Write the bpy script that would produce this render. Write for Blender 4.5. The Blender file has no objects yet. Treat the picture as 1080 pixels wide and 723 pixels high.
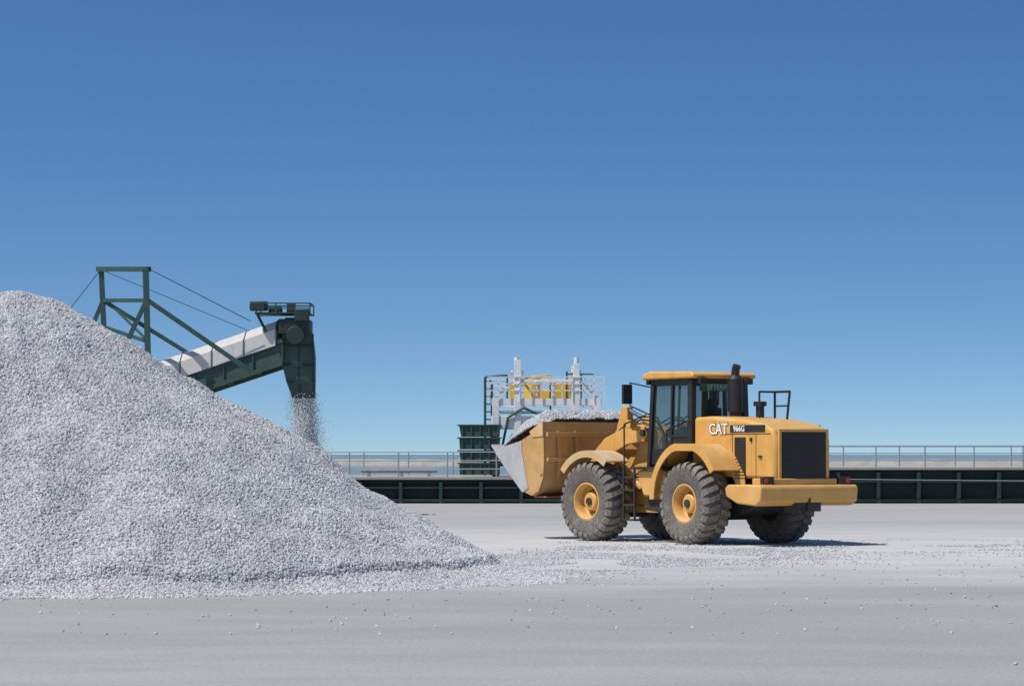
import bpy, math, random
import numpy as np
from mathutils import Vector, Matrix, noise
random.seed(4); np.random.seed(4)
sc=bpy.context.scene
sc.view_settings.view_transform='Standard'; sc.view_settings.look='None'; sc.view_settings.exposure=0

# ------------------------------------------------------------------ materials
def nmat(name):
    m=bpy.data.materials.new(name); m.use_nodes=True
    nt=m.node_tree; b=nt.nodes['Principled BSDF']
    return m,nt,b
def N(nt,t,**k):
    n=nt.nodes.new(t)
    for a,v in k.items(): setattr(n,a,v)
    return n
def noise_n(nt,vec,scale,detail=4,rough=.55):
    n=N(nt,'ShaderNodeTexNoise'); n.inputs['Scale'].default_value=scale
    n.inputs['Detail'].default_value=detail; n.inputs['Roughness'].default_value=rough
    if vec is not None: nt.links.new(vec,n.inputs['Vector'])
    return n.outputs['Fac']
def maprange(nt,v,a,b,c=0,d=1):
    n=N(nt,'ShaderNodeMapRange'); nt.links.new(v,n.inputs[0])
    for i,x in enumerate((a,b,c,d)): n.inputs[1+i].default_value=x
    return n.outputs[0]
def mixc(nt,f,a,b):
    n=N(nt,'ShaderNodeMix',data_type='RGBA')
    if isinstance(f,(int,float)): n.inputs[0].default_value=f
    else: nt.links.new(f,n.inputs[0])
    for s,x in ((6,a),(7,b)):
        if isinstance(x,tuple): n.inputs[s].default_value=(*x[:3],1)
        else: nt.links.new(x,n.inputs[s])
    return n.outputs[2]
def math_n(nt,op,a,b):
    n=N(nt,'ShaderNodeMath',operation=op)
    for i,x in enumerate((a,b)):
        if isinstance(x,(int,float)): n.inputs[i].default_value=x
        else: nt.links.new(x,n.inputs[i])
    return n.outputs[0]
def bump(nt,b,h,dist,strength=1):
    n=N(nt,'ShaderNodeBump'); n.inputs['Distance'].default_value=dist; n.inputs['Strength'].default_value=strength
    nt.links.new(h,n.inputs['Height']); nt.links.new(n.outputs[0],b.inputs['Normal'])
def paint(name,col,rough=.45,metal=0,dust=.35,dcol=(.42,.38,.33),scale=2.5,var=.8,zfade=True):
    """painted / weathered surface with blotchy wear and dust gathering low down and on upward faces"""
    m,nt,b=nmat(name)
    tc=N(nt,'ShaderNodeTexCoord').outputs['Object']
    geo=N(nt,'ShaderNodeNewGeometry')
    n1=noise_n(nt,tc,scale,6,.6); n2=noise_n(nt,tc,scale*9,4,.7)
    stm=N(nt,'ShaderNodeMapping'); stm.inputs['Scale'].default_value=(9,9,.8); nt.links.new(tc,stm.inputs[0])
    n3=noise_n(nt,stm.outputs[0],1.0,4,.6)
    c=mixc(nt,maprange(nt,n1,.3,.7),tuple(x*var for x in col),col)
    c=mixc(nt,maprange(nt,n3,.55,.8,0,.5),c,tuple(x*.5 for x in col))
    sx=N(nt,'ShaderNodeSeparateXYZ'); nt.links.new(geo.outputs['Position'],sx.inputs[0])
    f=maprange(nt,n2,.35,.75,0,1)
    low=maprange(nt,sx.outputs[2],0,2.6,1.0,.35) if zfade else maprange(nt,sx.outputs[2],0,1,.6,.6)
    f=math_n(nt,'MULTIPLY',f,low)
    nz=N(nt,'ShaderNodeSeparateXYZ'); nt.links.new(geo.outputs['Normal'],nz.inputs[0])
    up=maprange(nt,nz.outputs[2],.3,1,0,.6)
    f=math_n(nt,'ADD',f,math_n(nt,'MULTIPLY',up,n1))
    f=math_n(nt,'ADD',f,maprange(nt,n1,.5,.75,0,.35))
    f=math_n(nt,'MINIMUM',math_n(nt,'MULTIPLY',f,dust*1.6),.95)
    c=mixc(nt,f,c,dcol)
    nt.links.new(c,b.inputs['Base Color'])
    b.inputs['Metallic'].default_value=metal
    r=maprange(nt,f,0,.6,rough,.9); nt.links.new(r,b.inputs['Roughness'])
    bump(nt,b,n2,.004,.5)
    return m
M={}
M['yel']=paint('loader_paint',(.72,.36,.055),.42,dust=.38,dcol=(.50,.40,.27))
M['yel2']=paint('loader_paint_dusty',(.62,.37,.12),.6,dust=.75,dcol=(.54,.46,.35))
M['bkt']=paint('bucket_paint',(.62,.33,.08),.6,dust=.55,dcol=(.42,.33,.22),scale=1.8,var=.65)
M['tank']=paint('yellow_tank_paint',(.80,.50,.03),.5,dust=.15)
M['blk']=paint('black_paint',(.010,.010,.011),.5,dust=.10,dcol=(.2,.18,.16))
M['dark']=paint('dark_chassis',(.020,.018,.016),.7,dust=.22,dcol=(.14,.12,.10))
M['rub']=paint('tyre_rubber',(.055,.05,.045),.9,dust=.70,dcol=(.27,.235,.20),scale=4)
M['lug']=paint('tyre_tread',(.07,.063,.055),.9,dust=.8,dcol=(.31,.275,.235),scale=5)
M['steel']=paint('worn_steel',(.46,.46,.455),.5,metal=.25,dust=.5,dcol=(.52,.50,.47))
M['chrome']=paint('cylinder_rod',(.6,.6,.6),.15,metal=1,dust=.1)
M['grn']=paint('green_steel',(.014,.062,.045),.5,dust=.16,dcol=(.2,.22,.2),zfade=False)
M['grnd']=paint('dark_green_steel',(.007,.024,.018),.6,dust=.08,dcol=(.15,.17,.15),zfade=False)
M['wall']=paint('wall_sheet',(.006,.022,.016),.8,dust=.10,dcol=(.10,.11,.10),scale=.8,zfade=False)
M['wpost']=paint('wall_post_paint',(.008,.034,.025),.7,dust=.12,dcol=(.12,.13,.12),zfade=False)
M['side']=paint('conveyor_green',(.016,.058,.044),.6,dust=.2,dcol=(.22,.24,.22),scale=1.5,zfade=False)
M['white']=paint('white_paint',(.80,.81,.80),.5,dust=.22,dcol=(.5,.42,.34),zfade=False)
M['cover']=paint('belt_cover',(.62,.61,.59),.9,dust=.5,dcol=(.46,.44,.41),scale=1.2,zfade=False)
M['galv']=paint('galvanised_steel',(.36,.38,.39),.45,metal=.4,dust=.15,zfade=False)
M['conc']=paint('concrete',(.30,.29,.27),.9,dust=.3,scale=.6,zfade=False)
M['red']=paint('red_paint',(.5,.10,.04),.6,dust=.3)
M['seat']=paint('seat_fabric',(.04,.04,.045),.9,dust=.1)
m,nt,b=nmat('cab_glass'); M['glass']=m
b.inputs['Base Color'].default_value=(.04,.07,.06,1); b.inputs['Roughness'].default_value=.03
b.inputs['Alpha'].default_value=.5
m,nt,b=nmat('decal_white'); b.inputs['Base Color'].default_value=(.75,.75,.72,1); M['dec']=m
m,nt,b=nmat('tail_lamp'); b.inputs['Base Color'].default_value=(.5,.03,.02,1); b.inputs['Roughness'].default_value=.2; M['lamp']=m

def stone_mat(name,c0,c1):
    m,nt,b=nmat(name)
    oi=N(nt,'ShaderNodeObjectInfo')
    geo=N(nt,'ShaderNodeNewGeometry').outputs['Position']
    big=noise_n(nt,geo,.55,4,.6)
    c=mixc(nt,oi.outputs['Random'],c0,c1)
    c=mixc(nt,maprange(nt,big,.4,.7,0,.28),c,tuple(x*.68 for x in c0))
    nt.links.new(c,b.inputs['Base Color']); b.inputs['Roughness'].default_value=.85
    return m
M['stone']=stone_mat('crushed_stone',(.33,.33,.335),(.63,.63,.63))
M['spray']=stone_mat('falling_stone',(.6,.6,.6),(.8,.8,.8))
m,nt,b=nmat('gravel_bed'); M['bed']=m
tc=N(nt,'ShaderNodeTexCoord').outputs['Object']
v=N(nt,'ShaderNodeTexVoronoi'); v.inputs['Scale'].default_value=28; nt.links.new(tc,v.inputs['Vector'])
hs=N(nt,'ShaderNodeSeparateColor'); nt.links.new(v.outputs['Color'],hs.inputs[0])
c=mixc(nt,hs.outputs[0],(.28,.28,.285),(.56,.56,.56))
nt.links.new(c,b.inputs['Base Color']); b.inputs['Roughness'].default_value=.9
bump(nt,b,v.outputs['Distance'],.03,1)

# ground
m,nt,b=nmat('dusty_yard'); M['ground']=m
geo=N(nt,'ShaderNodeNewGeometry').outputs['Position']
sx=N(nt,'ShaderNodeSeparateXYZ'); nt.links.new(geo,sx.inputs[0])
mp=N(nt,'ShaderNodeMapping'); mp.inputs['Scale'].default_value=(.45,1,1); mp.inputs['Rotation'].default_value=(0,0,.35); nt.links.new(geo,mp.inputs[0])
n1=noise_n(nt,mp.outputs[0],.16,8,.6); n2=noise_n(nt,geo,1.3,6,.65); n3=noise_n(nt,geo,20,6,.75); n4=noise_n(nt,mp.outputs[0],.7,7,.65)
base=mixc(nt,maprange(nt,n1,.35,.65),(.30,.29,.275),(.375,.365,.348))
base=mixc(nt,maprange(nt,n4,.45,.7,0,.5),base,(.27,.26,.246))
base=mixc(nt,maprange(nt,n4,.42,.25,0,.4),base,(.43,.42,.40))
yy=math_n(nt,'ADD',sx.outputs[1],math_n(nt,'MULTIPLY',math_n(nt,'SUBTRACT',n1,.5),22))
band=math_n(nt,'MULTIPLY',maprange(nt,yy,41,50),maprange(nt,yy,62,78,1,.2))
band=math_n(nt,'MULTIPLY',band,maprange(nt,n4,.3,.65,1,.6))
base=mixc(nt,math_n(nt,'MULTIPLY',band,.85),base,(.60,.585,.565))
far=maprange(nt,sx.outputs[1],72,100,0,.4)
base=mixc(nt,math_n(nt,'MULTIPLY',far,n2),base,(.30,.265,.22))
base=mixc(nt,maprange(nt,n3,.5,.8,0,.55),base,(.58,.57,.55))
base=mixc(nt,maprange(nt,n3,.5,.22,0,.55),base,(.14,.135,.13))
nt.links.new(base,b.inputs['Base Color']); b.inputs['Roughness'].default_value=.92
bump(nt,b,n3,.02,.8)

m,nt,b=nmat('sea_water'); M['sea']=m
geo=N(nt,'ShaderNodeNewGeometry').outputs['Position']
b.inputs['Base Color'].default_value=(.16,.24,.28,1); b.inputs['Roughness'].default_value=.5
bump(nt,b,noise_n(nt,geo,.6,5),.15,.6)

# ------------------------------------------------------------------ mesh builder
class Acc:
    def __init__(s): s.v=[]; s.f=[]
    def add(s,vs,fs):
        o=len(s.v); s.v+= [tuple(x) for x in vs]; s.f+=[tuple(i+o for i in f) for f in fs]; return s
    def box(s,c,size,rot=None):
        vs=[Vector((x*size[0]/2,y*size[1]/2,z*size[2]/2)) for x in(-1,1) for y in(-1,1) for z in(-1,1)]
        if rot is not None: vs=[rot@q for q in vs]
        vs=[q+Vector(c) for q in vs]
        return s.add(vs,[(0,1,3,2),(4,6,7,5),(0,4,5,1),(2,3,7,6),(0,2,6,4),(1,5,7,3)])
    def beam(s,a,b,w,h=None,up=(0,0,1)):
        h=h or w; a=Vector(a); b=Vector(b); d=(b-a)
        L=d.length; d.normalize(); u=Vector(up)
        if abs(d.dot(u))>.98: u=Vector((0,1,0))
        sd=d.cross(u).normalized(); u2=sd.cross(d)
        R=Matrix((d,sd,u2)).transposed()
        return s.box((a+b)/2,(L,w,h),R)
    def cyl(s,a,b,r,r2=None,n=16,cap=True):
        r2=r if r2 is None else r2
        a=Vector(a); b=Vector(b); d=(b-a).normalized(); u=Vector((0,0,1)) if abs(d.z)<.95 else Vector((1,0,0))
        p=d.cross(u).normalized(); q=d.cross(p)
        vs=[];
        for c,rr in((a,r),(b,r2)):
            for i in range(n):
                t=2*math.pi*i/n; vs.append(c+p*math.cos(t)*rr+q*math.sin(t)*rr)
        fs=[(i,(i+1)%n,n+(i+1)%n,n+i) for i in range(n)]
        if cap: fs+=[tuple(range(n)),tuple(range(2*n-1,n-1,-1))]
        return s.add(vs,fs)
    def prism(s,prof,y0,y1):
        n=len(prof)
        vs=[(x,y0,z) for x,z in prof]+[(x,y1,z) for x,z in prof]
        fs=[(i,(i+1)%n,n+(i+1)%n,n+i) for i in range(n)]+[tuple(range(n)),tuple(range(2*n-1,n-1,-1))]
        return s.add(vs,fs)
    def revolve(s,prof,c,n=48):
        vs=[];k=len(prof)
        for i in range(n):
            t=2*math.pi*i/n
            for r,y in prof: vs.append((c[0]+r*math.cos(t),c[1]+y,c[2]+r*math.sin(t)))
        fs=[]
        for i in range(n):
            for j in range(k-1):
                a=i*k+j; b2=((i+1)%n)*k+j
                fs.append((a,b2,b2+1,a+1))
        return s.add(vs,fs)
    def tube(s,pts,r,n=8):
        for a,b in zip(pts[:-1],pts[1:]): s.cyl(a,b,r,n=n)
        return s
    def obj(s,name,mat,parent=None,bevel=0,smooth=False,seg=2):
        me=bpy.data.meshes.new(name); me.from_pydata(s.v,[],s.f); me.update()
        import bmesh
        bm=bmesh.new(); bm.from_mesh(me); bmesh.ops.recalc_face_normals(bm,faces=bm.faces); bm.to_mesh(me); bm.free()
        o=bpy.data.objects.new(name,me); sc.collection.objects.link(o)
        me.materials.append(mat)
        if parent is not None: o.parent=parent
        if bevel:
            md=o.modifiers.new('bevel','BEVEL'); md.width=bevel; md.segments=seg; md.limit_method='ANGLE'; md.angle_limit=math.radians(35)
        if smooth or bevel:
            for p in me.polygons: p.use_smooth=True
            try: me.set_sharp_from_angle(angle=math.radians(38))
            except Exception: pass
        return o
def empty(name,loc=(0,0,0),rz=0,parent=None):
    e=bpy.data.objects.new(name,None); sc.collection.objects.link(e); e.location=loc; e.rotation_euler=(0,0,rz)
    e.empty_display_size=.3
    if parent: e.parent=parent
    return e

# ------------------------------------------------------------------ ground, sea
Acc().add([(-500,-150,0),(500,-150,0),(500,124,0),(-500,124,0)],[(0,1,2,3)]).obj('ground',M['ground'])
Acc().add([(-16000,-400,-1.8),(16000,-400,-1.8),(16000,22000,-1.8),(-16000,22000,-1.8)],[(0,1,2,3)]).obj('sea',M['sea'])
vs=[];fs=[];k=0
for i in range(120):
    x=-420+i*7; h=.0+.45*random.random()
    vs+=[(x,880+random.random()*6,-2),(x,890+random.random()*4,h),(x,900,h*.9),(x,912,-2)]
    if i: 
        for j in range(3): fs.append((k-4+j,k+j,k+j+1,k-3+j))
    k+=4
Acc().add(vs,fs).obj('breakwater',M['conc'])

# ------------------------------------------------------------------ gravel instancing
def stone_nodes(name,mat,rad,density=None,keep=True,smin=.45,smax=1.25):
    ng=bpy.data.node_groups.new(name,'GeometryNodeTree')
    ng.interface.new_socket('Geometry',in_out='INPUT',socket_type='NodeSocketGeometry')
    ng.interface.new_socket('Geometry',in_out='OUTPUT',socket_type='NodeSocketGeometry')
    L=ng.links.new
    gi=ng.nodes.new('NodeGroupInput'); go=ng.nodes.new('NodeGroupOutput')
    ico=ng.nodes.new('GeometryNodeMeshIcoSphere'); ico.inputs['Radius'].default_value=rad; ico.inputs['Subdivisions'].default_value=1
    sm=ng.nodes.new('GeometryNodeSetMaterial'); sm.inputs['Material'].default_value=mat; L(ico.outputs[0],sm.inputs[0])
    iop=ng.nodes.new('GeometryNodeInstanceOnPoints')
    if density:
        dp=ng.nodes.new('GeometryNodeDistributePointsOnFaces'); dp.inputs['Density'].default_value=density
        L(gi.outputs[0],dp.inputs[0]); L(dp.outputs[0],iop.inputs['Points'])
    else: L(gi.outputs[0],iop.inputs['Points'])
    L(sm.outputs[0],iop.inputs['Instance'])
    r=ng.nodes.new('FunctionNodeRandomValue'); r.data_type='FLOAT_VECTOR'; r.inputs[0].default_value=(0,0,0); r.inputs[1].default_value=(6.28,6.28,6.28)
    s=ng.nodes.new('FunctionNodeRandomValue'); s.data_type='FLOAT_VECTOR'; s.inputs[0].default_value=(smin,)*3; s.inputs[1].default_value=(smax,)*3
    s.inputs['Seed'].default_value=7
    L(r.outputs[0],iop.inputs['Rotation']); L(s.outputs[0],iop.inputs['Scale'])
    if keep:
        j=ng.nodes.new('GeometryNodeJoinGeometry'); L(gi.outputs[0],j.inputs[0]); L(iop.outputs[0],j.inputs[0]); L(j.outputs[0],go.inputs[0])
    else: L(iop.outputs[0],go.inputs[0])
    return ng
def addgn(o,ng):
    md=o.modifiers.new('stones','NODES'); md.node_group=ng

def heap(name,x0,x1,y0,y1,step,hf,density,rad):
    nx=int((x1-x0)/step)+1; ny=int((y1-y0)/step)+1
    Z=[[hf(x0+i*step,y0+j*step) for j in range(ny)] for i in range(nx)]
    idx={};vs=[];fs=[]
    def vid(i,j):
        if (i,j) not in idx: idx[(i,j)]=len(vs); vs.append((x0+i*step,y0+j*step,Z[i][j]))
        return idx[(i,j)]
    for i in range(nx-1):
        for j in range(ny-1):
            if max(Z[i][j],Z[i+1][j],Z[i][j+1],Z[i+1][j+1])>0: fs.append((vid(i,j),vid(i+1,j),vid(i+1,j+1),vid(i,j+1)))
    o=Acc().add(vs,fs).obj(name,M['bed'],smooth=True)
    addgn(o,stone_nodes(name+'_nodes',M['stone'],rad,density))
    return o
def cone(x,y,cx,cy,R,h,rt=.6):
    r=math.hypot(x-cx,y-cy)
    r=math.sqrt(r*r+rt*rt)-rt*.35
    return h*(1-r/R)
def hf(x,y):
    n=noise.fractal(Vector((x*.35,y*.35,3)),1,2,4)*.24+noise.fractal(Vector((x*1.6,y*1.6,9)),1,2,3)*.07
    a=math.atan2(y-45.8,x+8.2); r=math.hypot(x+8.2,y-45.8)
    n+=.09*noise.noise(Vector((a*9,r*.25,0)))*min(1,r/3)
    a1=cone(x,y,-8.2,45.8,8.0,4.75)
    a2=cone(x,y,-5.2,41.6,3.3,1.75,.8)
    a3=cone(x,y,-13.5,47,6.5,3.6)
    a4=cone(x,y,-2.6,43.8,2.9,.95,.7)
    m=max(a1,a2,a3,a4)
    k=.2; s=sum(math.exp((q-m)/k) for q in (a1,a2,a3,a4)); m=m+k*math.log(s)
    if m<.3: m=.3*math.exp((m-.3)/.3*.8)-.08 if m>-1.5 else -.05
    return m+n*min(1,max(0,m+.12)*1.6)-.02
heap('gravel_pile',-20.5,3,35.5,56,.1,hf,1200,.028)
def hf2(x,y): return cone(x,y,-6.5,88,3.3,1.7)+.1*noise.noise(Vector((x,y,0)))
heap('gravel_pile.001',-10.5,-2.5,84,92,.15,hf2,120,.05)

pts=[]
def put(x,y,z=.008): pts.append((x,y,z))
for i in range(9000):
    a=random.uniform(-math.pi,.6); r=7.7+abs(random.gauss(0,.45)); put(-8.2+r*math.cos(a),45.8+r*math.sin(a))
for i in range(13000):
    x=random.triangular(-1.5,7,-.2); y=random.gauss(50,2.6)+.8*x
    if noise.noise(Vector((x*.5,y*.35,1)))>-.05: put(x,y)
for i in range(7000):
    x=random.uniform(1,15); y=random.gauss(58,2.2)
    if noise.noise(Vector((x*.3,y*.5,5)))>.02: put(x,y)
for i in range(500): put(random.uniform(-9,9),random.uniform(30,50))
me=bpy.data.meshes.new('loose_gravel'); me.from_pydata(pts,[],[])
o=bpy.data.objects.new('loose_gravel',me); sc.collection.objects.link(o); me.materials.append(M['stone'])
addgn(o,stone_nodes('loose_nodes',M['stone'],.021,None,False,.3,1.1))
pts=[(random.uniform(-9,9),random.uniform(24,42),.012) for i in range(11)]
me=bpy.data.meshes.new('loose_gravel'); me.from_pydata(pts,[],[])
o=bpy.data.objects.new('loose_gravel.001',me); sc.collection.objects.link(o); me.materials.append(M['stone'])
addgn(o,stone_nodes('loose_nodes2',M['stone'],.032,None,False,.4,1.1))

# ------------------------------------------------------------------ WHEEL LOADER
AR=math.radians(180-56); AF=math.radians(180-50)
WL=empty('wheel_loader',(3.82,62.05,0),AR)
FF=empty('front_frame',(0,0,0),AF-AR,WL)

def wheel(name,parent,x,y,sgn,steer=0):
    c=(x,y,.865)
    W=empty(name,c,0,parent)
    prof=[(.385,-.24),(.40,-.285),(.47,-.325),(.58,-.345),(.69,-.34),(.77,-.315),(.815,-.26),(.835,-.15),(.84,0)]
    prof=prof+[(r,-yy) for r,yy in prof[-2::-1]]
    Acc().revolve(prof,(0,0,0),64).obj('tyre',M['rub'],W,smooth=True)
    lug=Acc(); n=26
    for side in(-1,1):
        for i in range(n):
            t=2*math.pi*(i+(.5 if side>0 else 0))/n
            Rt=Matrix.Rotation(-t,3,'Y')
            for (y0,y1,s0,s1,r0,r1) in ((.015,.17,.0,.05,.857,.852),(.17,.30,.05,.085,.852,.815),(.30,.345,.085,.095,.815,.735)):
                for_w=.056
                vs=[]
                for (yv,sh,r) in((y0,s0,r0),(y1,s1,r1)):
                    for ds in(-for_w,for_w):
                        for dr in(-.06,.022):
                            vs.append(Rt@Vector((r+dr,side*yv,sh+ds)))
                lug.add(vs,[(0,1,3,2),(4,6,7,5),(0,4,5,1),(2,3,7,6),(0,2,6,4),(1,5,7,3)])
    lug.obj('tread',M['lug'],W)
    s=sgn
    rp=[(.405,.275*s),(.415,.295*s),(.385,.30*s),(.36,.265*s),(.335,.20*s),(.32,.10*s),(.27,.055*s),(.22,.055*s),(.205,.10*s),(.20,.17*s),(.17,.20*s),(.09,.205*s),(.001,.21*s)]
    Acc().revolve(rp,(0,0,0),40).obj('rim',M['yel'],W,smooth=True)
    Acc().revolve([(.385,-.27*s),(.3,-.2*s),(.001,-.15*s)],(0,0,0),32).obj('rim_back',M['dark'],W,smooth=True)
    Acc().cyl((0,.18*s,0),(0,.24*s,0),.085,n=20).obj('hub_cap',M['dark'],W)
    bo=Acc()
    for i in range(16):
        t=2*math.pi*i/16; bo.cyl((.245*math.cos(t),.05*s,.245*math.sin(t)),(.245*math.cos(t),.085*s,.245*math.sin(t)),.02,n=6)
    bo.obj('wheel_bolts',M['dark'],W)
    W.rotation_euler=(0,random.random(),0)
    return W
for nm,p,x,y in(('wheel_rear_left',WL,-1.725,1.115),('wheel_rear_right',WL,-1.725,-1.16),('wheel_front_left',FF,1.725,1.115),('wheel_front_right',FF,1.725,-1.115)):
    wheel(nm,p,x,y,1 if y>0 else -1)
Acc().cyl((-1.725,-.95,.865),(-1.725,.95,.865),.2,n=20).cyl((-1.725,-.25,.865),(-1.725,.25,.865),.36,n=20).obj('rear_axle',M['dark'],WL,smooth=True)
Acc().cyl((1.725,-.95,.865),(1.725,.95,.865),.2,n=20).cyl((1.725,-.25,.865),(1.725,.25,.865),.36,n=20).obj('front_axle',M['dark'],FF,smooth=True)
Acc().prism([(-3.8,.95),(-3.8,1.45),(-.1,1.45),(-.1,.6),(-2.3,.62)],-.5,.5).obj('rear_chassis',M['dark'],WL,bevel=.02)
Acc().prism([(-1.0,.55),(-.05,.5),(-.05,1.3),(-1.0,1.3)],-.85,.85).obj('transmission_guard',M['dark'],WL,bevel=.03)
hp=[(-1.2,1.45),(-1.2,2.68),(-1.75,2.70),(-2.9,2.62),(-3.55,2.52),(-3.82,2.42),(-3.92,2.2),(-3.92,1.38)]
Acc().prism(hp,-.74,.74).obj('engine_hood',M['yel'],WL,bevel=.07,seg=3)
g=Acc().box((-3.925,0,1.87),(.03,1.18,.98)); g.obj('rear_grille',M['blk'],WL)
g=Acc()
for i in range(15): g.box((-3.945,0,1.42+i*.064),(.02,1.14,.022))
g.obj('grille_louvres',M['dark'],WL)
Acc().box((-3.93,.63,1.87),(.05,.07,1.02)).box((-3.93,-.63,1.87),(.05,.07,1.02)).box((-3.93,0,2.39),(.05,1.33,.06)).obj('grille_frame',M['yel'],WL,bevel=.01)
for s in(1,-1):
    Acc().box((-3.02,s*.745,2.43),(1.15,.012,.15)).obj('hood_stripe',M['blk'],WL)
    Acc().box((-2.78,s*.747,1.80),(.36,.014,.90)).obj('side_vent',M['blk'],WL)
    v=Acc()
    for i in range(13): v.box((-2.78,s*.757,1.40+i*.066),(.33,.012,.02))
    v.obj('vent_louvres',M['dark'],WL)
    sm=Acc()
    sm.box((-2.52,s*.744,1.98),(.012,.008,1.0)).box((-3.3,s*.744,1.85),(.012,.008,.95)).box((-2.95,s*.744,1.40),(1.6,.008,.012)).box((-3.02,s*.744,2.32),(1.5,.008,.012))
    sm.obj('panel_seams',M['blk'],WL)
    h=Acc().box((-3.45,s*.76,1.85),(.10,.03,.04)).box((-2.35,s*.76,1.9),(.10,.03,.04)).box((-3.15,s*.76,2.2),(.05,.03,.08)); h.obj('door_latches',M['blk'],WL)
cw=[(-4.12,.93),(-4.15,1.2),(-4.10,1.27),(-3.05,1.27),(-2.95,1.20),(-3.0,1.02),(-3.35,.88),(-3.95,.84)]
Acc().prism(cw,-1.3,1.3).obj('counterweight',M['yel'],WL,bevel=.035,seg=3)
Acc().prism([(-4.0,1.26),(-4.0,1.40),(-3.3,1.40),(-3.3,1.26)],-.85,.85).obj('bumper_step',M['yel'],WL,bevel=.02)
Acc().box((-3.9,0,.82),(.35,.7,.2)).cyl((-4.1,0,.7),(-4.1,0,1.0),.04).obj('drawbar',M['dark'],WL,bevel=.01)
l=Acc()
for s in(1,-1): l.box((-4.0,s*1.02,1.36),(.10,.30,.16))
l.obj('lamp_housings',M['blk'],WL,bevel=.012)
l=Acc()
for s in(1,-1): l.box((-4.055,s*1.09,1.36),(.02,.10,.10))
l.obj('tail_lamps',M['lamp'],WL)
def fender(name,parent,cx,cz,R,a0,a1,y0,y1,mat,flat=None,th=.04):
    A=Acc(); n=22; outer=[];inner=[]
    for i in range(n+1):
        t=math.radians(a0+(a1-a0)*i/n)
        x=cx+R*math.cos(t); z=cz+R*math.sin(t)
        if flat: z=min(z,flat)
        outer.append((x,z)); inner.append((cx+(R-th)*math.cos(t), (min(cz+(R-th)*math.sin(t),flat-th) if flat else cz+(R-th)*math.sin(t))))
    A.prism(outer+inner[::-1],y0,y1)
    R2=R-.15
    inn=[(cx+R2*math.cos(math.radians(a0+(a1-a0)*i/n)), min(cz+R2*math.sin(math.radians(a0+(a1-a0)*i/n)),(flat-.15) if flat else 99)) for i in range(n+1)]
    ya,yb=(y1+.001,y1+.03) if y1>0 else (y0-.03,y0-.001)
    A.prism(outer+inn[::-1],ya,yb)
    return A.obj(name,mat,parent,smooth=True)
for s in(1,-1):
    y0,y1=(.76,1.42) if s>0 else(-1.42,-.76)
    fender('rear_fender',WL,-1.75,.98,1.19,-2,150,y0,y1,M['yel'],flat=2.12)
    fender('front_fender',FF,1.70,.9,1.08,38,128,y0+.02,y1,M['yel2'])
    Acc().prism([(-2.94,1.0),(-2.94,1.45),(-2.6,1.9),(-2.1,2.1),(-1.3,2.1),(-1.0,1.9),(-1.0,1.4),(-1.2,1.4),(-1.35,1.72),(-2.2,1.72),(-2.6,1.35),(-2.75,1.0)],s*.745-.012,s*.745+.012).obj('fender_liner',M['yel'],WL)
for s in(1,-1):
    Acc().box((-.35,s*1.08,1.60),(1.15,.62,.06)).obj('cab_platform',M['blk'],WL,bevel=.01)
    Acc().prism([(-.85,1.0),(-.85,1.56),(.10,1.56),(.10,1.35),(-.1,1.0)],s*1.05-.22,s*1.05+.22).obj('side_tank',M['yel'],WL,bevel=.04)
    Acc().prism([(-.75,.62),(-.85,.98),(-.05,.98),(.05,.7)],s*.95-.16,s*.95+.16).obj('battery_box',M['dark'],WL,bevel=.03)
    st=Acc()
    for z in(.48,.80,1.12,1.40): st.box((.33,s*1.22,z),(.42,.26,.04))
    st.beam((.13,s*1.33,.46),(.13,s*1.33,1.62),.04).beam((.53,s*1.33,.46),(.53,s*1.33,1.62),.04)
    st.obj('steps',M['dark'],WL,bevel=.006)
    hr=Acc().tube([(.55,s*1.30,1.6),(.55,s*1.30,2.55),(.35,s*.85,2.75)],.018)
    hr.tube([(-1.0,s*1.32,1.65),(-1.0,s*1.32,2.4),(-1.0,s*.8,2.6)],.018)
    hr.obj('grab_rail',M['blk'],WL,smooth=True)
# cab
cx0,cx1=-1.12,.36; cw_=.74; zb,zt=1.62,3.50
pl=Acc()
for s in(1,-1):
    pl.beam((cx1,s*cw_,zb),(cx1-.10,s*(cw_-.04),zt),.11,.11)
    pl.beam((cx0,s*cw_,zb),(cx0+.04,s*(cw_-.04),zt),.15,.13)
    pl.beam((-.42,s*cw_,zb),(-.42,s*(cw_-.04),zt),.06,.09)
    pl.beam((cx0,s*cw_,2.28),(-.42,s*cw_,2.28),.05,.06)
    pl.beam((cx0,s*(cw_-.03),3.44),(cx1-.08,s*(cw_-.03),3.44),.07,.14)
for z,w in((3.46,.10),(1.66,.10)):
    pl.beam((cx0+.03,-cw_,z),(cx0+.03,cw_,z),.08,w); pl.beam((cx1-.07*(z>3),-cw_,z),(cx1-.07*(z>3),cw_,z),.08,w)
pl.beam((cx0,-cw_,2.62),(cx0,cw_,2.62),.06,.08)
pl.beam((cx1,0,1.7),(cx1-.1,0,3.45),.05,.05)
pl.beam((cx0+.02,.1,2.6),(cx0+.04,.1,3.45),.05,.05)
pl.obj('cab_pillars',M['blk'],WL,bevel=.012)
Acc().box(((cx0+cx1)/2,0,1.66),(cx1-cx0-.06,1.42,.10)).box((cx0-.0,0,2.1),(.06,1.40,1.0)).box((cx1-.02,0,1.85),(.05,1.4,.36)).obj('cab_floor',M['blk'],WL)
Acc().box((-.76,cw_-.005,1.97),(.62,.03,.58)).box((-.02,cw_-.005,1.85),(.70,.03,.36)).box((-.76,-cw_+.005,1.97),(.62,.03,.58)).box((-.02,-cw_+.005,1.85),(.70,.03,.36)).obj('door_lower_panels',M['blk'],WL,bevel=.006)
gl=Acc()
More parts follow.
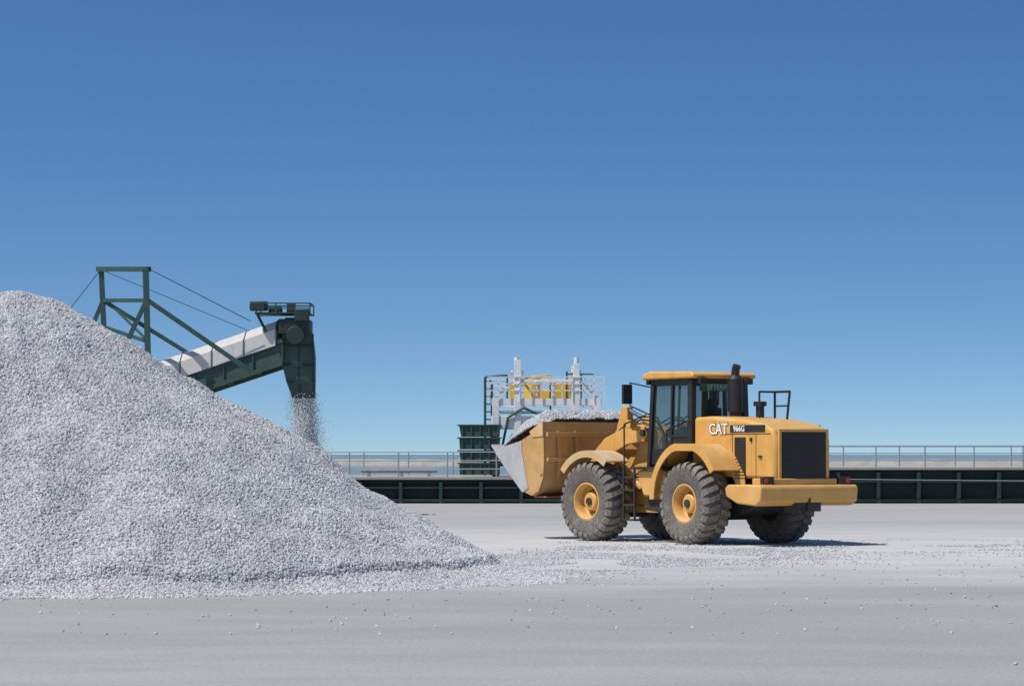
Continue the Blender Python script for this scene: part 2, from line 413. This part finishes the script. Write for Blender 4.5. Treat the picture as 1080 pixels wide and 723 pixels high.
for s in(1,-1):
    gl.add([(cx0+.05,s*(cw_-.01),2.28),(-.44,s*(cw_-.01),2.28),(-.44,s*(cw_-.045),3.42),(cx0+.07,s*(cw_-.045),3.42)],[(0,1,2,3)])
    gl.add([(-.40,s*(cw_-.01),2.02),(cx1-.05,s*(cw_-.01),2.02),(cx1-.12,s*(cw_-.045),3.42),(-.40,s*(cw_-.045),3.42)],[(0,1,2,3)])
gl.add([(cx0+.02,-.68,2.65),(cx0+.02,.68,2.65),(cx0+.05,.66,3.42),(cx0+.05,-.66,3.42)],[(0,1,2,3)])
gl.add([(cx1-.02,-.68,2.04),(cx1-.02,.68,2.04),(cx1-.09,.66,3.42),(cx1-.09,-.66,3.42)],[(0,1,2,3)])
gl.obj('cab_glass',M['glass'],WL)
Acc().prism([(cx0-.20,3.52),(cx0-.22,3.60),(cx0-.10,3.66),(cx1-.1,3.69),(cx1+.12,3.63),(cx1+.16,3.55),(cx1+.1,3.51)],-.86,.86).obj('cab_roof',M['yel'],WL,bevel=.04,seg=3)
l=Acc()
for s in(1,-1):
    l.box((cx0-.22,s*.62,3.46),(.12,.20,.13)).box((cx1+.12,s*.62,3.47),(.12,.20,.13))
l.obj('work_lamps',M['blk'],WL,bevel=.015)
Acc().box((-.62,0,2.05),(.5,.5,.16)).box((-.86,0,2.5),(.14,.48,.8)).box((-.88,0,2.98),(.10,.28,.2)).box((-.62,0,1.85),(.3,.3,.3)).box((-.55,.3,2.3),(.4,.08,.06)).box((-.55,-.3,2.3),(.4,.08,.06)).obj('operator_seat',M['seat'],WL,bevel=.04)
Acc().prism([(.02,1.7),(.22,1.7),(.14,2.5),(-.02,2.45)],-.14,.14).obj('steering_column',M['blk'],WL,bevel=.02)
sw=Acc()
for i in range(16):
    t=2*math.pi*i/16;t2=2*math.pi*(i+1)/16
    f=lambda t:(-.06+.06*math.sin(t)*-1,.2*math.cos(t),2.56+.18*math.sin(t))
    sw.cyl(f(t),f(t2),.015,n=6)
sw.obj('steering_wheel',M['blk'],WL)
Acc().box((cx0-.035,0,3.33),(.012,1.1,.17)).obj('window_sign',paint('green_sign',(.02,.10,.06),.4,dust=.05),WL)
def text(body,size,mtx,mat,parent,name,off=.02,ext=.003):
    cu=bpy.data.curves.new(name,'FONT'); cu.body=body; cu.size=size; cu.extrude=ext; cu.offset=size*off; cu.align_x='CENTER'; cu.align_y='CENTER'
    cu.materials.append(mat); o=bpy.data.objects.new(name,cu); sc.collection.objects.link(o); o.parent=parent; o.matrix_local=mtx; return o
def mleft(x,y,z): return Matrix(((-1,0,0,x),(0,0,1,y),(0,1,0,z),(0,0,0,1)))
def mrear(x,y,z): return Matrix(((0,0,-1,x),(-1,0,0,y),(0,1,0,z),(0,0,0,1)))
text('CAT',.32,mleft(-2.05,.745,2.42),M['blk'],WL,'side_lettering_outline',.06,.004)  # black outline of the decal, behind the white letters
text('CAT',.32,mleft(-2.05,.753,2.42),M['dec'],WL,'side_lettering',.02,.003)
text('966G',.17,mleft(-2.75,.756,2.425),M['dec'],WL,'model_number')
text('EFTERPUS',.16,mrear(cx0-.045,0,3.33),paint('sign_letters',(.25,.5,.35),.5,dust=.02),WL,'sign_lettering')
mr=Acc()
for s in(1,-1):
    mr.tube([(cx1,s*.72,3.35),(cx1+.22,s*1.12,3.45),(cx1+.22,s*1.12,2.95),(cx1,s*.74,2.75)],.016)
    mr.box((cx1+.22,s*1.20,3.2),(.07,.24,.42))
mr.obj('mirrors',M['blk'],WL,bevel=.01)
Acc().cyl((-1.62,-.05,2.65),(-1.62,-.05,2.80),.12,.12,n=20).cyl((-1.62,-.05,2.80),(-1.62,-.05,3.5),.17,n=24).cyl((-1.62,-.05,3.5),(-1.62,-.05,3.58),.17,.10,n=24).tube([(-1.62,-.05,3.55),(-1.63,-.05,3.68),(-1.68,-.05,3.79)],.09,n=16).obj('exhaust_stack',M['blk'],WL,smooth=True)
Acc().cyl((-2.0,-.42,2.65),(-2.0,-.42,2.92),.09,n=16).cyl((-2.0,-.42,2.92),(-2.0,-.42,3.02),.14,n=16).obj('air_intake',M['blk'],WL,smooth=True)
hr=Acc()
hr.tube([(-2.25,-.62,2.62),(-2.25,-.62,3.22),(-2.75,-.62,3.22),(-2.65,-.62,2.60)],.026)
hr.tube([(-2.25,-.62,2.92),(-2.7,-.62,2.92)],.018)
hr.tube([(-2.25,-.62,3.22),(-2.25,-.2,3.22),(-2.25,-.2,2.62)],.022)
hr.obj('hood_handrail',M['blk'],WL,smooth=True)

# ---- front frame
for s in(1,-1):
    Acc().prism([(.15,.62),(.1,1.5),(.35,2.3),(.62,2.52),(.95,2.45),(1.1,2.1),(1.55,1.35),(2.25,1.1),(2.3,.62)],s*.36-.035,s*.36+.035).obj('loader_tower_plate',M['yel'],FF,bevel=.01)
    Acc().box((1.72,s*.62,1.42),(.5,.5,.18)).obj('axle_mount',M['yel2'],FF,bevel=.02)
Acc().box((.95,0,1.0),(1.7,.66,.7)).obj('frame_core',M['dark'],FF,bevel=.02)
Acc().cyl((.0,0,.6),(.0,0,1.45),.16,n=20).obj('hinge_pin',M['dark'],WL)
arm=[(.55,2.36),(.70,2.55),(1.25,2.50),(1.95,2.25),(2.55,1.75),(3.12,1.22),(3.12,1.02),(2.92,.98),(2.3,1.42),(1.75,1.88),(1.2,2.12),(.65,2.18)]
for s in(1,-1):
    Acc().prism(arm,s*.62-.055,s*.62+.055).obj('lift_arm',M['yel'],FF,bevel=.015)
    Acc().cyl((.68,s*.3,2.36),(.68,s*.72,2.36),.075,n=16).cyl((3.02,s*.5,1.10),(3.02,s*.76,1.10),.08,n=16).obj('arm_pins',M['dark'],FF,smooth=True)
    Acc().cyl((.75,s*.62,1.15),(1.45,s*.62,1.65),.085,n=16).obj('lift_cylinder',M['yel'],FF,smooth=True)
    Acc().cyl((1.45,s*.62,1.65),(1.75,s*.62,1.88),.045,n=12).obj('lift_rod',M['chrome'],FF,smooth=True)
    Acc().tube([(.2,s*.25,2.0),(.5,s*.45,2.62),(.9,s*.52,2.66),(1.6,s*.52,2.44),(1.9,s*.50,2.2)],.022).tube([(.2,s*.2,1.9),(.55,s*.38,2.70),(1.0,s*.46,2.72),(1.6,s*.46,2.48)],.018).tube([(.1,s*.3,1.3),(.4,s*.5,1.7),(.8,s*.7,1.5),(1.0,s*.72,1.35)],.02).obj('hydraulic_hoses',M['blk'],FF,smooth=True)
Acc().box((2.0,0,2.05),(.30,1.2,.34),Matrix.Rotation(.6,3,'Y')).obj('arm_crosstube',M['yel'],FF,bevel=.03)
Acc().prism([(1.85,2.95),(2.02,2.98),(2.25,2.3),(2.5,1.62),(2.36,1.55),(2.05,2.0),(1.82,2.5)],-.09,.09).obj('tilt_lever',M['yel'],FF,bevel=.015)
Acc().cyl((.55,0,2.35),(1.35,0,2.68),.10,n=18).obj('tilt_cylinder',M['yel'],FF,smooth=True)
Acc().cyl((1.35,0,2.68),(1.93,0,2.9),.05,n=12).obj('tilt_rod',M['chrome'],FF,smooth=True)
Acc().prism([(2.38,1.52),(2.45,1.68),(3.1,1.78),(3.1,1.64)],-.06,.06).obj('tilt_link',M['yel'],FF,bevel=.01)
l=Acc()
for s in(1,-1):
    l.box((.85,s*.86,2.55),(.14,.22,.18)).beam((.85,s*.4,2.42),(.85,s*.86,2.44),.04)
l.obj('head_lamps',M['yel'],FF,bevel=.015)

# ---- bucket
BK=empty('bucket',(0,0,0),0,FF)
bp=[(3.02,2.62),(3.0,2.3),(2.98,1.75),(3.02,1.35),(3.16,1.08),(3.40,.97),(3.65,1.05),(4.15,1.48),(4.62,1.92)]
ip=[]
for i,(x,z) in enumerate(bp):
    a=Vector(bp[max(i-1,0)]); b2=Vector(bp[min(i+1,len(bp)-1)]); d=(b2-a).normalized(); nrm=Vector((-d.y,d.x)); ip.append((x+nrm.x*.045,z+nrm.y*.045))
Acc().prism(bp+ip[::-1],-1.53,1.53).obj('bucket_shell',M['bkt'],BK,smooth=True)
side=bp+[(4.45,2.02),(3.9,2.15),(3.4,2.36)]
for s in(1,-1):
    Acc().prism(side,s*1.535-.025,s*1.535+.025).obj('bucket_side_plate',M['bkt'],BK,bevel=.006)
    Acc().prism([(4.66,1.93),(4.15,1.44),(3.70,1.04),(3.50,1.14),(3.62,1.55),(3.72,1.95),(3.74,2.20),(4.46,2.05)],s*1.568-.012,s*1.568+.012).obj('side_cutter',M['steel'],BK,bevel=.004)
    Acc().prism([(3.0,2.3),(3.0,2.64),(3.46,2.40),(3.35,2.28)],s*1.57-.012,s*1.57+.012).obj('corner_guard',M['yel2'],BK)
    Acc().beam((3.05,s*1.575,1.45),(3.55,s*1.575,1.95),.03,.06).obj('side_rib',M['bkt'],BK)
Acc().prism([(4.55,1.83),(4.82,2.09),(4.80,2.12),(4.5,1.90)],-1.56,1.56).obj('cutting_edge',M['steel'],BK)
rb=Acc()
for y in(-1.15,-.62,.62,1.15): rb.prism([(2.975,1.0+.3),(2.88,1.5),(2.90,2.1),(2.99,2.45)],y-.03,y+.03)
rb.box((2.95,0,2.34),(.06,3.0,.10)).box((2.93,0,1.78),(.06,3.0,.08))
rb.obj('bucket_ribs',M['bkt'],BK,bevel=.006)
Acc().prism([(3.0,1.0),(2.86,1.0),(2.86,1.3),(2.98,1.4)],-.78,-.72).prism([(3.0,1.0),(2.86,1.0),(2.86,1.3),(2.98,1.4)],.72,.78).box((3.25,0,.945),(.4,2.9,.03)).obj('bucket_lugs',M['red'],BK,bevel=.005)
vs=[];fs=[];nx,ny=30,56
for i in range(nx+1):
    for j in range(ny+1):
        u=i/nx; v=j/ny; x=3.06+u*1.58; y=-1.52+v*3.04
        rim=2.56-(u*.62)
        c=min(1,min(v,1-v)*5+.34)*min(1,(1-u)*3.2)*min(1,.35+u*3)
        z=rim-.10+.56*c**.8+noise.noise(Vector((x*3,y*3,0)))*.05
        vs.append((x,y,z))
for i in range(nx):
    for j in range(ny):
        a=i*(ny+1)+j; fs.append((a,a+ny+1,a+ny+2,a+1))
o=Acc().add(vs,fs).obj('bucket_load',M['bed'],BK,smooth=True)
addgn(o,stone_nodes('load_nodes',M['stone'],.032,900))

# ------------------------------------------------------------------ CONVEYOR (depth about 88 m)
CV=empty('conveyor',(-9,88,0))
head=Vector((-6.95+9,0,5.55)); tail=Vector((-14.5,3.0,-.0))
head.z=1.9+(478-358)/3000*88
d=(head-tail)
dirx=Vector((head.x-tail.x,head.y-tail.y,0)).normalized()
def along(t,off_s,off_z):
    p=tail+d*t
    sd=Vector((-dirx.y,dirx.x,0))
    return p+sd*off_s+Vector((0,0,off_z))
W2=.62; LB=-.72
tr=Acc(); n=18
for s in(-1,1):
    tr.beam(along(0,s*W2,LB),along(1,s*W2,LB),.09,.13); tr.beam(along(0,s*W2,-.02),along(1,s*W2,-.02),.09,.13)
    for i in range(n+1): tr.beam(along(i/n,s*W2,LB),along(i/n,s*W2,-.02),.05)
for i in range(n+1): tr.beam(along(i/n,-W2,LB),along(i/n,W2,LB),.06)
tr.obj('truss',M['grn'],CV)
pn=Acc()
for s in(-1,1):
    pn.add([along(.0,s*(W2-.03),LB),along(1,s*(W2-.03),LB),along(1,s*(W2-.03),-.05),along(0,s*(W2-.03),-.05)],[(0,1,2,3)])
pn.obj('truss_side_sheets',M['side'],CV)
cv=Acc(); segs=16
for k in range(segs):
    t0=.02+k/segs*.97; t1=.02+(k+1)/segs*.97-.003
    ring=[(-W2-.06,-.12),(-W2-.06,.38),(-.46,.62),(0,.70),(.46,.62),(W2+.06,.38),(W2+.06,-.12)]
    v0=[along(t0,a,b) for a,b in ring]; v1=[along(t1,a,b) for a,b in ring]; m_=len(ring)
    cv.add(v0+v1,[(i,i+1,m_+i+1,m_+i) for i in range(m_-1)]+[tuple(range(m_)),tuple(range(2*m_-1,m_-1,-1))])
cv.obj('belt_cover',M['cover'],CV)
jb=Acc()
for k in range(segs+1):
    t0=.0195+k/segs*.97-.002
    ring=[(-W2-.075,-.13),(-W2-.075,.39),(-.46,.635),(0,.715),(.46,.635),(W2+.075,.39),(W2+.075,-.13)]
    for a,b2 in zip(ring[:-1],ring[1:]): jb.beam(along(t0,*a),along(t0,*b2),.03,.03)
jb.obj('cover_joints',M['galv'],CV)
sp=Acc()
for t in(.35,.62):
    for s in(-1,1):
        p=along(t,s*W2,LB); sp.beam(p,(p.x-.3,p.y+s*.5,0),.14)
    sp.beam(along(t,-W2,-1.6),along(t,W2,-1.6),.1)
sp.obj('support_legs',M['grn'],CV)
hm=Acc()
hx,hy,hz=head; hz+=.02
hm.box((hx+.25,0,hz+.38),(.95,1.5,.45)).box((hx-.85,-.75,hz+.98),(.45,.35,.26)).cyl((hx-1.1,-.75,hz+1.0),(hx-.55,-.75,hz+1.0),.15,n=14)
hm.cyl((hx+.30,-.85,hz+.1),(hx+.30,.85,hz+.1),.28,n=20)
hm.box((hx+.5,-.78,hz+.72),(.45,.25,.36)).box((hx-.1,-.1,hz+.78),(1.7,1.5,.05)).box((hx-.35,-.3,hz+.9),(.4,.5,.2)).box((hx+.15,-.6,hz+.93),(.25,.3,.3)).beam((hx-.6,-.7,hz+.2),(hx-.9,-.7,hz+.8),.08)
hm.obj('head_drive',M['grnd'],CV,bevel=.02)
rl=Acc()
for (x,y) in((hx-.9,-.85),(hx-.3,-.85),(hx+.3,-.85),(hx+.75,-.85),(hx+.75,.8),(hx-.9,.8)):
    rl.beam((x,y,hz+.75),(x,y,hz+1.08),.04)
rl.beam((hx-.9,-.85,hz+1.08),(hx+.75,-.85,hz+1.08),.04).beam((hx-.9,.8,hz+1.08),(hx+.75,.8,hz+1.08),.04).beam((hx+.75,-.85,hz+1.08),(hx+.75,.8,hz+1.08),.04).beam((hx-.9,-.85,hz+.93),(hx+.75,-.85,hz+.93),.03)
rl.obj('head_railing',M['grn'],CV)
def loft(rings,name,mat):
    A=Acc(); n=len(rings[0]); vs=[p for r in rings for p in r]; fs=[]
    for k in range(len(rings)-1):
        for i in range(n): fs.append((k*n+i,k*n+(i+1)%n,(k+1)*n+(i+1)%n,(k+1)*n+i))
    fs.append(tuple(range(n)))
    A.add(vs,fs); return A.obj(name,mat,CV)
def rect(xl,xr,z,w): return [(xl,-w,z),(xr,-w,z),(xr,w,z),(xl,w,z)]
def X(px): return (px-540)/3000*88+9
def Z(py): return 1.9+(478-py)/3000*88
loft([rect(X(302),X(322),Z(335),.55),rect(X(299),X(329),Z(352),.55),rect(X(297),X(332),Z(376),.5),rect(X(303),X(332),Z(402),.42),rect(X(309),X(332),Z(419),.3)],'discharge_chute',M['side'])
ch=Acc()
for px,py0,py1 in((331,352,418),(316,345,419),(303,352,400)):
    ch.beam((X(px),-.57,Z(py0)),(X(px+1),-.34,Z(py1)),.06)
for py,w in((365,.55),(385,.5),(403,.44)): ch.beam((X(299 if py<390 else 304),-w,Z(py)),(X(333),-w,Z(py)),.06)
ch.obj('chute_stiffeners',M['grnd'],CV)
ms=Acc(); yL,yR=1.4,-1.2
def P(px,py,y): return ((px-540)/3000*(88+y)+9,y,1.9+(478-py)/3000*(88+y))
TL=P(106,283,yL);TR=P(153,283,yR)
BL=P(119,400,yL);BR=P(161,430,yR)
BL=(BL[0],yL,0.0);BR=(BR[0],yR,0.0)
ms.beam(TL,BL,.15).beam(TR,BR,.17).beam((TL[0]-.1,yL,TL[2]),(TR[0]+.1,yR,TR[2]),.15)
ms.beam(P(109,316,yL),P(154,316,yR),.12)
ms.beam(P(108,316,yL),P(205,376,yL),.13).beam(P(154,315,yR),P(266,392,yR),.14)
ms.beam(P(108,316,yL),P(72,405,yL),.12).beam(P(154,316,yR),P(108,415,yR),.13)
ms.beam(P(112,345,yL),P(157,360,yR),.10).beam(P(112,316,yL),P(157,360,yR),.06)
ms.obj('mast_frame',M['grn'],CV)
cb=Acc()
cb.cyl(P(155,282,yR),P(264,338,-.8),.014,n=6).cyl(P(107,284,yL),P(262,348,.8),.012,n=6).cyl(P(105,284,yL),P(50,355,yL),.014,n=6)
cb.obj('stay_cables',M['grnd'],CV,smooth=True)
pts=[]
for i in range(52000):
    z=random.uniform(.9,3.8); k=(3.8-z)
    wd_=.11+.02*k if random.random()<.72 else .18+.07*k
    x=X(320)+random.gauss(0,wd_)+.06*k; y=random.gauss(0,.13+.03*k)
    pts.append((x-9,y+88,z))
me=bpy.data.meshes.new('falling_gravel'); me.from_pydata(pts,[],[])
o=bpy.data.objects.new('falling_gravel',me); sc.collection.objects.link(o); me.materials.append(M['spray'])
addgn(o,stone_nodes('fall_nodes',M['spray'],.016,None,False,.3,1.1))

# ------------------------------------------------------------------ QUAY
YW=110.
def quay(name,x0,x1,zt):
    Q=empty(name,((x0+x1)/2,YW,0)); cx=(x0+x1)/2
    Acc().box((0,7,zt/2-.05),(x1-x0,13.8,zt-.1)).obj('wall_body',M['wall'],Q)
    Acc().box((0,6.95,zt-.02),(x1-x0,14.1,.10)).obj('deck_slab',M['conc'],Q,bevel=.01)
    p=Acc(); x=x0+.6
    while x<x1-.2:
        p.box((x-cx,-.02,zt/2-.08),(.13,.22,zt-.16)); x+=1.55
    p.box((0,-.0,zt*.62),(x1-x0,.2,.06)); p.box((0,-.0,.12),(x1-x0,.24,.10))
    p.obj('wall_posts',M['wpost'],Q)
    return Q
quay('quay_wall',-70,4.2,.98); quay('quay_wall',4.25,80,1.36)
def rail(name,x0,x1,y,z0,z1,sp=1.9):
    R=empty(name,(0,y,z0)); A=Acc(); x=x0
    while x<=x1: A.cyl((x,0,0),(x,0,z1-z0),.03,n=6); x+=sp
    for f in(1,.66,.33): A.cyl((x0,0,(z1-z0)*f),(x1,0,(z1-z0)*f),.022,n=6)
    A.obj('rails_and_posts',M['galv'],R); return R
rail('railing',-69,4,YW+.3,1.0,1.98); rail('railing',4.6,79,YW+.3,1.38,2.22)
rail('railing',-69,4,YW+11,1.0,1.98); rail('railing',4.6,79,YW+12,1.38,2.22,2.4)
A=Acc(); n=60
for i in range(n):
    sag=lambda t:.80+.22*(abs(t-.5)*2)**2
    A.cyl((4.5+74*i/n,YW-.35,sag(i/n)),(4.5+74*(i+1)/n,YW-.35,sag((i+1)/n)),.016,n=6)
A.obj('mooring_cable',M['galv'])
lp=empty('pipe_rack',(-4.4,113,1.0)); A=Acc()
for i in range(3): A.cyl((-1.6,i*.25,.25+.0*i),(1.4,i*.25,.25),.09,n=10)
for x in(-1.3,0,1.1): A.box((x,.25,.08),(.1,.8,.16))
A.obj('pipes',M['galv'],lp)

# ------------------------------------------------------------------ WHITE LOADING STRUCTURE on deck
G=empty('loading_hopper',(1.5,114.5,0))
S=114.5/3000
def gp(px,py,y=0): return ((px-540)*S-1.5,y,1.9+(478-py)*S)
w=Acc()
for y in(-1.6,1.6):
    for px,top in((523,420),(546,380),(607,384),(629,420)):
        a=gp(px,top,y); w.beam((a[0],y,1.0),a,.26)
    for py,h in((424,.28),(445,.5)): 
        a=gp(518,py,y);b2=gp(633,py,y); w.beam(a,b2,.16,h)
    w.beam(gp(523,490,y),gp(546,450,y),.14).beam(gp(629,490,y),gp(607,450,y),.14).beam(gp(546,490,y),gp(607,450,y),.14)
    w.beam(gp(546,398,y),gp(523,420,y),.12).beam(gp(607,398,y),gp(629,420,y),.12)
    w.beam(gp(546,402,y),gp(607,402,y),.10,.12).beam(gp(584,402,y),gp(584,424,y),.12).beam(gp(565,402,y),gp(565,424,y),.12)
for px in(523,546,575,607,629):
    for py in(424,445): w.beam(gp(px,py,-1.6),gp(px,py,1.6),.16)
for px in (540,551,603,611): w.beam(gp(px,392,-1.5),gp(px,405,1.5),.07)
w.box((gp(576,434)[0],0,gp(0,434)[2]),(4.1,3.0,.08))
w.obj('frame',M['white'],G,bevel=.01)
r=Acc()
for y in(-1.75,1.75):
    for py in(398,405,412): r.beam(gp(515,py,y),gp(636,py,y),.04)
    for px in range(515,640,11): r.beam(gp(px,424,y),gp(px,398,y),.04)
for x_ in (545,608): r.cyl(gp(x_,384,-.0),gp(x_,376,-.0),.10)
r.obj('platform_railing',M['white'],G)
t=Acc()
t.cyl(gp(562,421,.4),gp(562,396,.4),.36,n=20).box(gp(592,412,.2),(.7,1.4,.6)).box(gp(541,412,.4),(.35,1.2,.55)).beam(gp(553,399,-1.5),gp(580,396,-1.5),.10).box(gp(575,415,.1),(.35,.8,.4)).beam(gp(598,398,-1.3),gp(598,424,-1.3),.09)
t.obj('yellow_machinery',M['tank'],G,bevel=.02)
t=Acc()
t.box(gp(560,466,.2),(1.2,2.2,1.1)).box(gp(600,468,.3),(1.3,2.2,.9)).prism([(gp(560,0)[0],2.5),(gp(600,0)[0],2.5),(gp(590,0)[0],1.5),(gp(570,0)[0],1.5)],-1,1)
t.obj('hopper_bins',M['galv'],G,bevel=.03)
t=Acc()
for px in(512,519):
    t.beam(gp(px,500,-1.4),gp(px,398 if px==512 else 405,-1.4),.10); 
for py in range(402,495,8): t.beam(gp(512,py,-1.4),gp(519,py,-1.4),.05)
t.beam(gp(512,398,-1.4),gp(535,396,-1.4),.08).beam(gp(535,396,-1.4),gp(535,425,-1.4),.07)
t.beam(gp(580,445,-1.5),gp(580,400,-1.5),.07).beam(gp(597,422,-1.5),gp(597,392,-1.5),.07)
t.beam(gp(597,395,-1.5),gp(625,395,-1.5),.05).beam(gp(612,395,-1.5),gp(612,420,-1.5),.05).tube([gp(530,470,-1.7),gp(536,440,-1.75),gp(552,430,-1.8),gp(566,436,-1.8)],.05)
t.box(gp(535,484,0),(1.4,2.6,.5)).box(gp(600,486,-.1),(2.2,2.4,.4))
t.obj('access_ladder',M['grn'],G)
K=empty('green_container_stack',(-1.25,112.6,0)); A=Acc();B=Acc()
for k in range(4):
    z=1.06+k*.50; 
    A.prism([(-.80+.05*(k%2),z+.03),(.76,z+.03),(.78,z+.45),(-.82,z+.45)],-.9,.9)
    B.box((-.03,0,z+.475),(1.74,1.95,.05))
    for x in(-.7,-.35,0,.35,.7): B.box((x,-.93,z+.24),(.06,.06,.40))
A.obj('bins',M['side'],K,bevel=.01); B.obj('bin_ribs',M['grn'],K)

# ------------------------------------------------------------------ camera, light
cam=bpy.data.cameras.new('camera'); co=bpy.data.objects.new('camera',cam); sc.collection.objects.link(co)
cam.lens=100; cam.sensor_width=36; cam.clip_end=40000; cam.clip_start=.1
co.location=(0,0,1.9); co.rotation_euler=(math.radians(90+2.235),0,0); sc.camera=co
el=math.radians(57); az=Vector((-.88,-.47,0)).normalized()
sd=Vector((az.x*math.cos(el),az.y*math.cos(el),math.sin(el)))
sun=bpy.data.lights.new('sun','SUN'); sun.energy=4.6; sun.angle=math.radians(.53); sun.color=(1,.955,.88)
so=bpy.data.objects.new('sun',sun); sc.collection.objects.link(so); so.rotation_euler=(-sd).to_track_quat('-Z','Y').to_euler(); so.location=(-30,-20,60)
wd=bpy.data.worlds.new('World'); sc.world=wd; wd.use_nodes=True; nt=wd.node_tree
bg=nt.nodes['Background']
tc=N(nt,'ShaderNodeTexCoord'); mp=N(nt,'ShaderNodeMapping'); mp.inputs['Scale'].default_value=(1,1,2.7); mp.inputs['Location'].default_value=(0,0,.09)
nm=N(nt,'ShaderNodeVectorMath',operation='NORMALIZE')
sky=N(nt,'ShaderNodeTexSky',sky_type='NISHITA'); sky.sun_disc=False; sky.sun_elevation=el; sky.sun_rotation=math.atan2(az.x,az.y)%(2*math.pi)
sky.air_density=1.0; sky.dust_density=.4; sky.ozone_density=2.5
hs=N(nt,'ShaderNodeHueSaturation'); hs.inputs['Saturation'].default_value=1.24
nt.links.new(tc.outputs['Generated'],mp.inputs[0]); nt.links.new(mp.outputs[0],nm.inputs[0]); nt.links.new(nm.outputs[0],sky.inputs[0])
nt.links.new(sky.outputs[0],hs.inputs['Color']); nt.links.new(hs.outputs[0],bg.inputs[0]); bg.inputs[1].default_value=.12
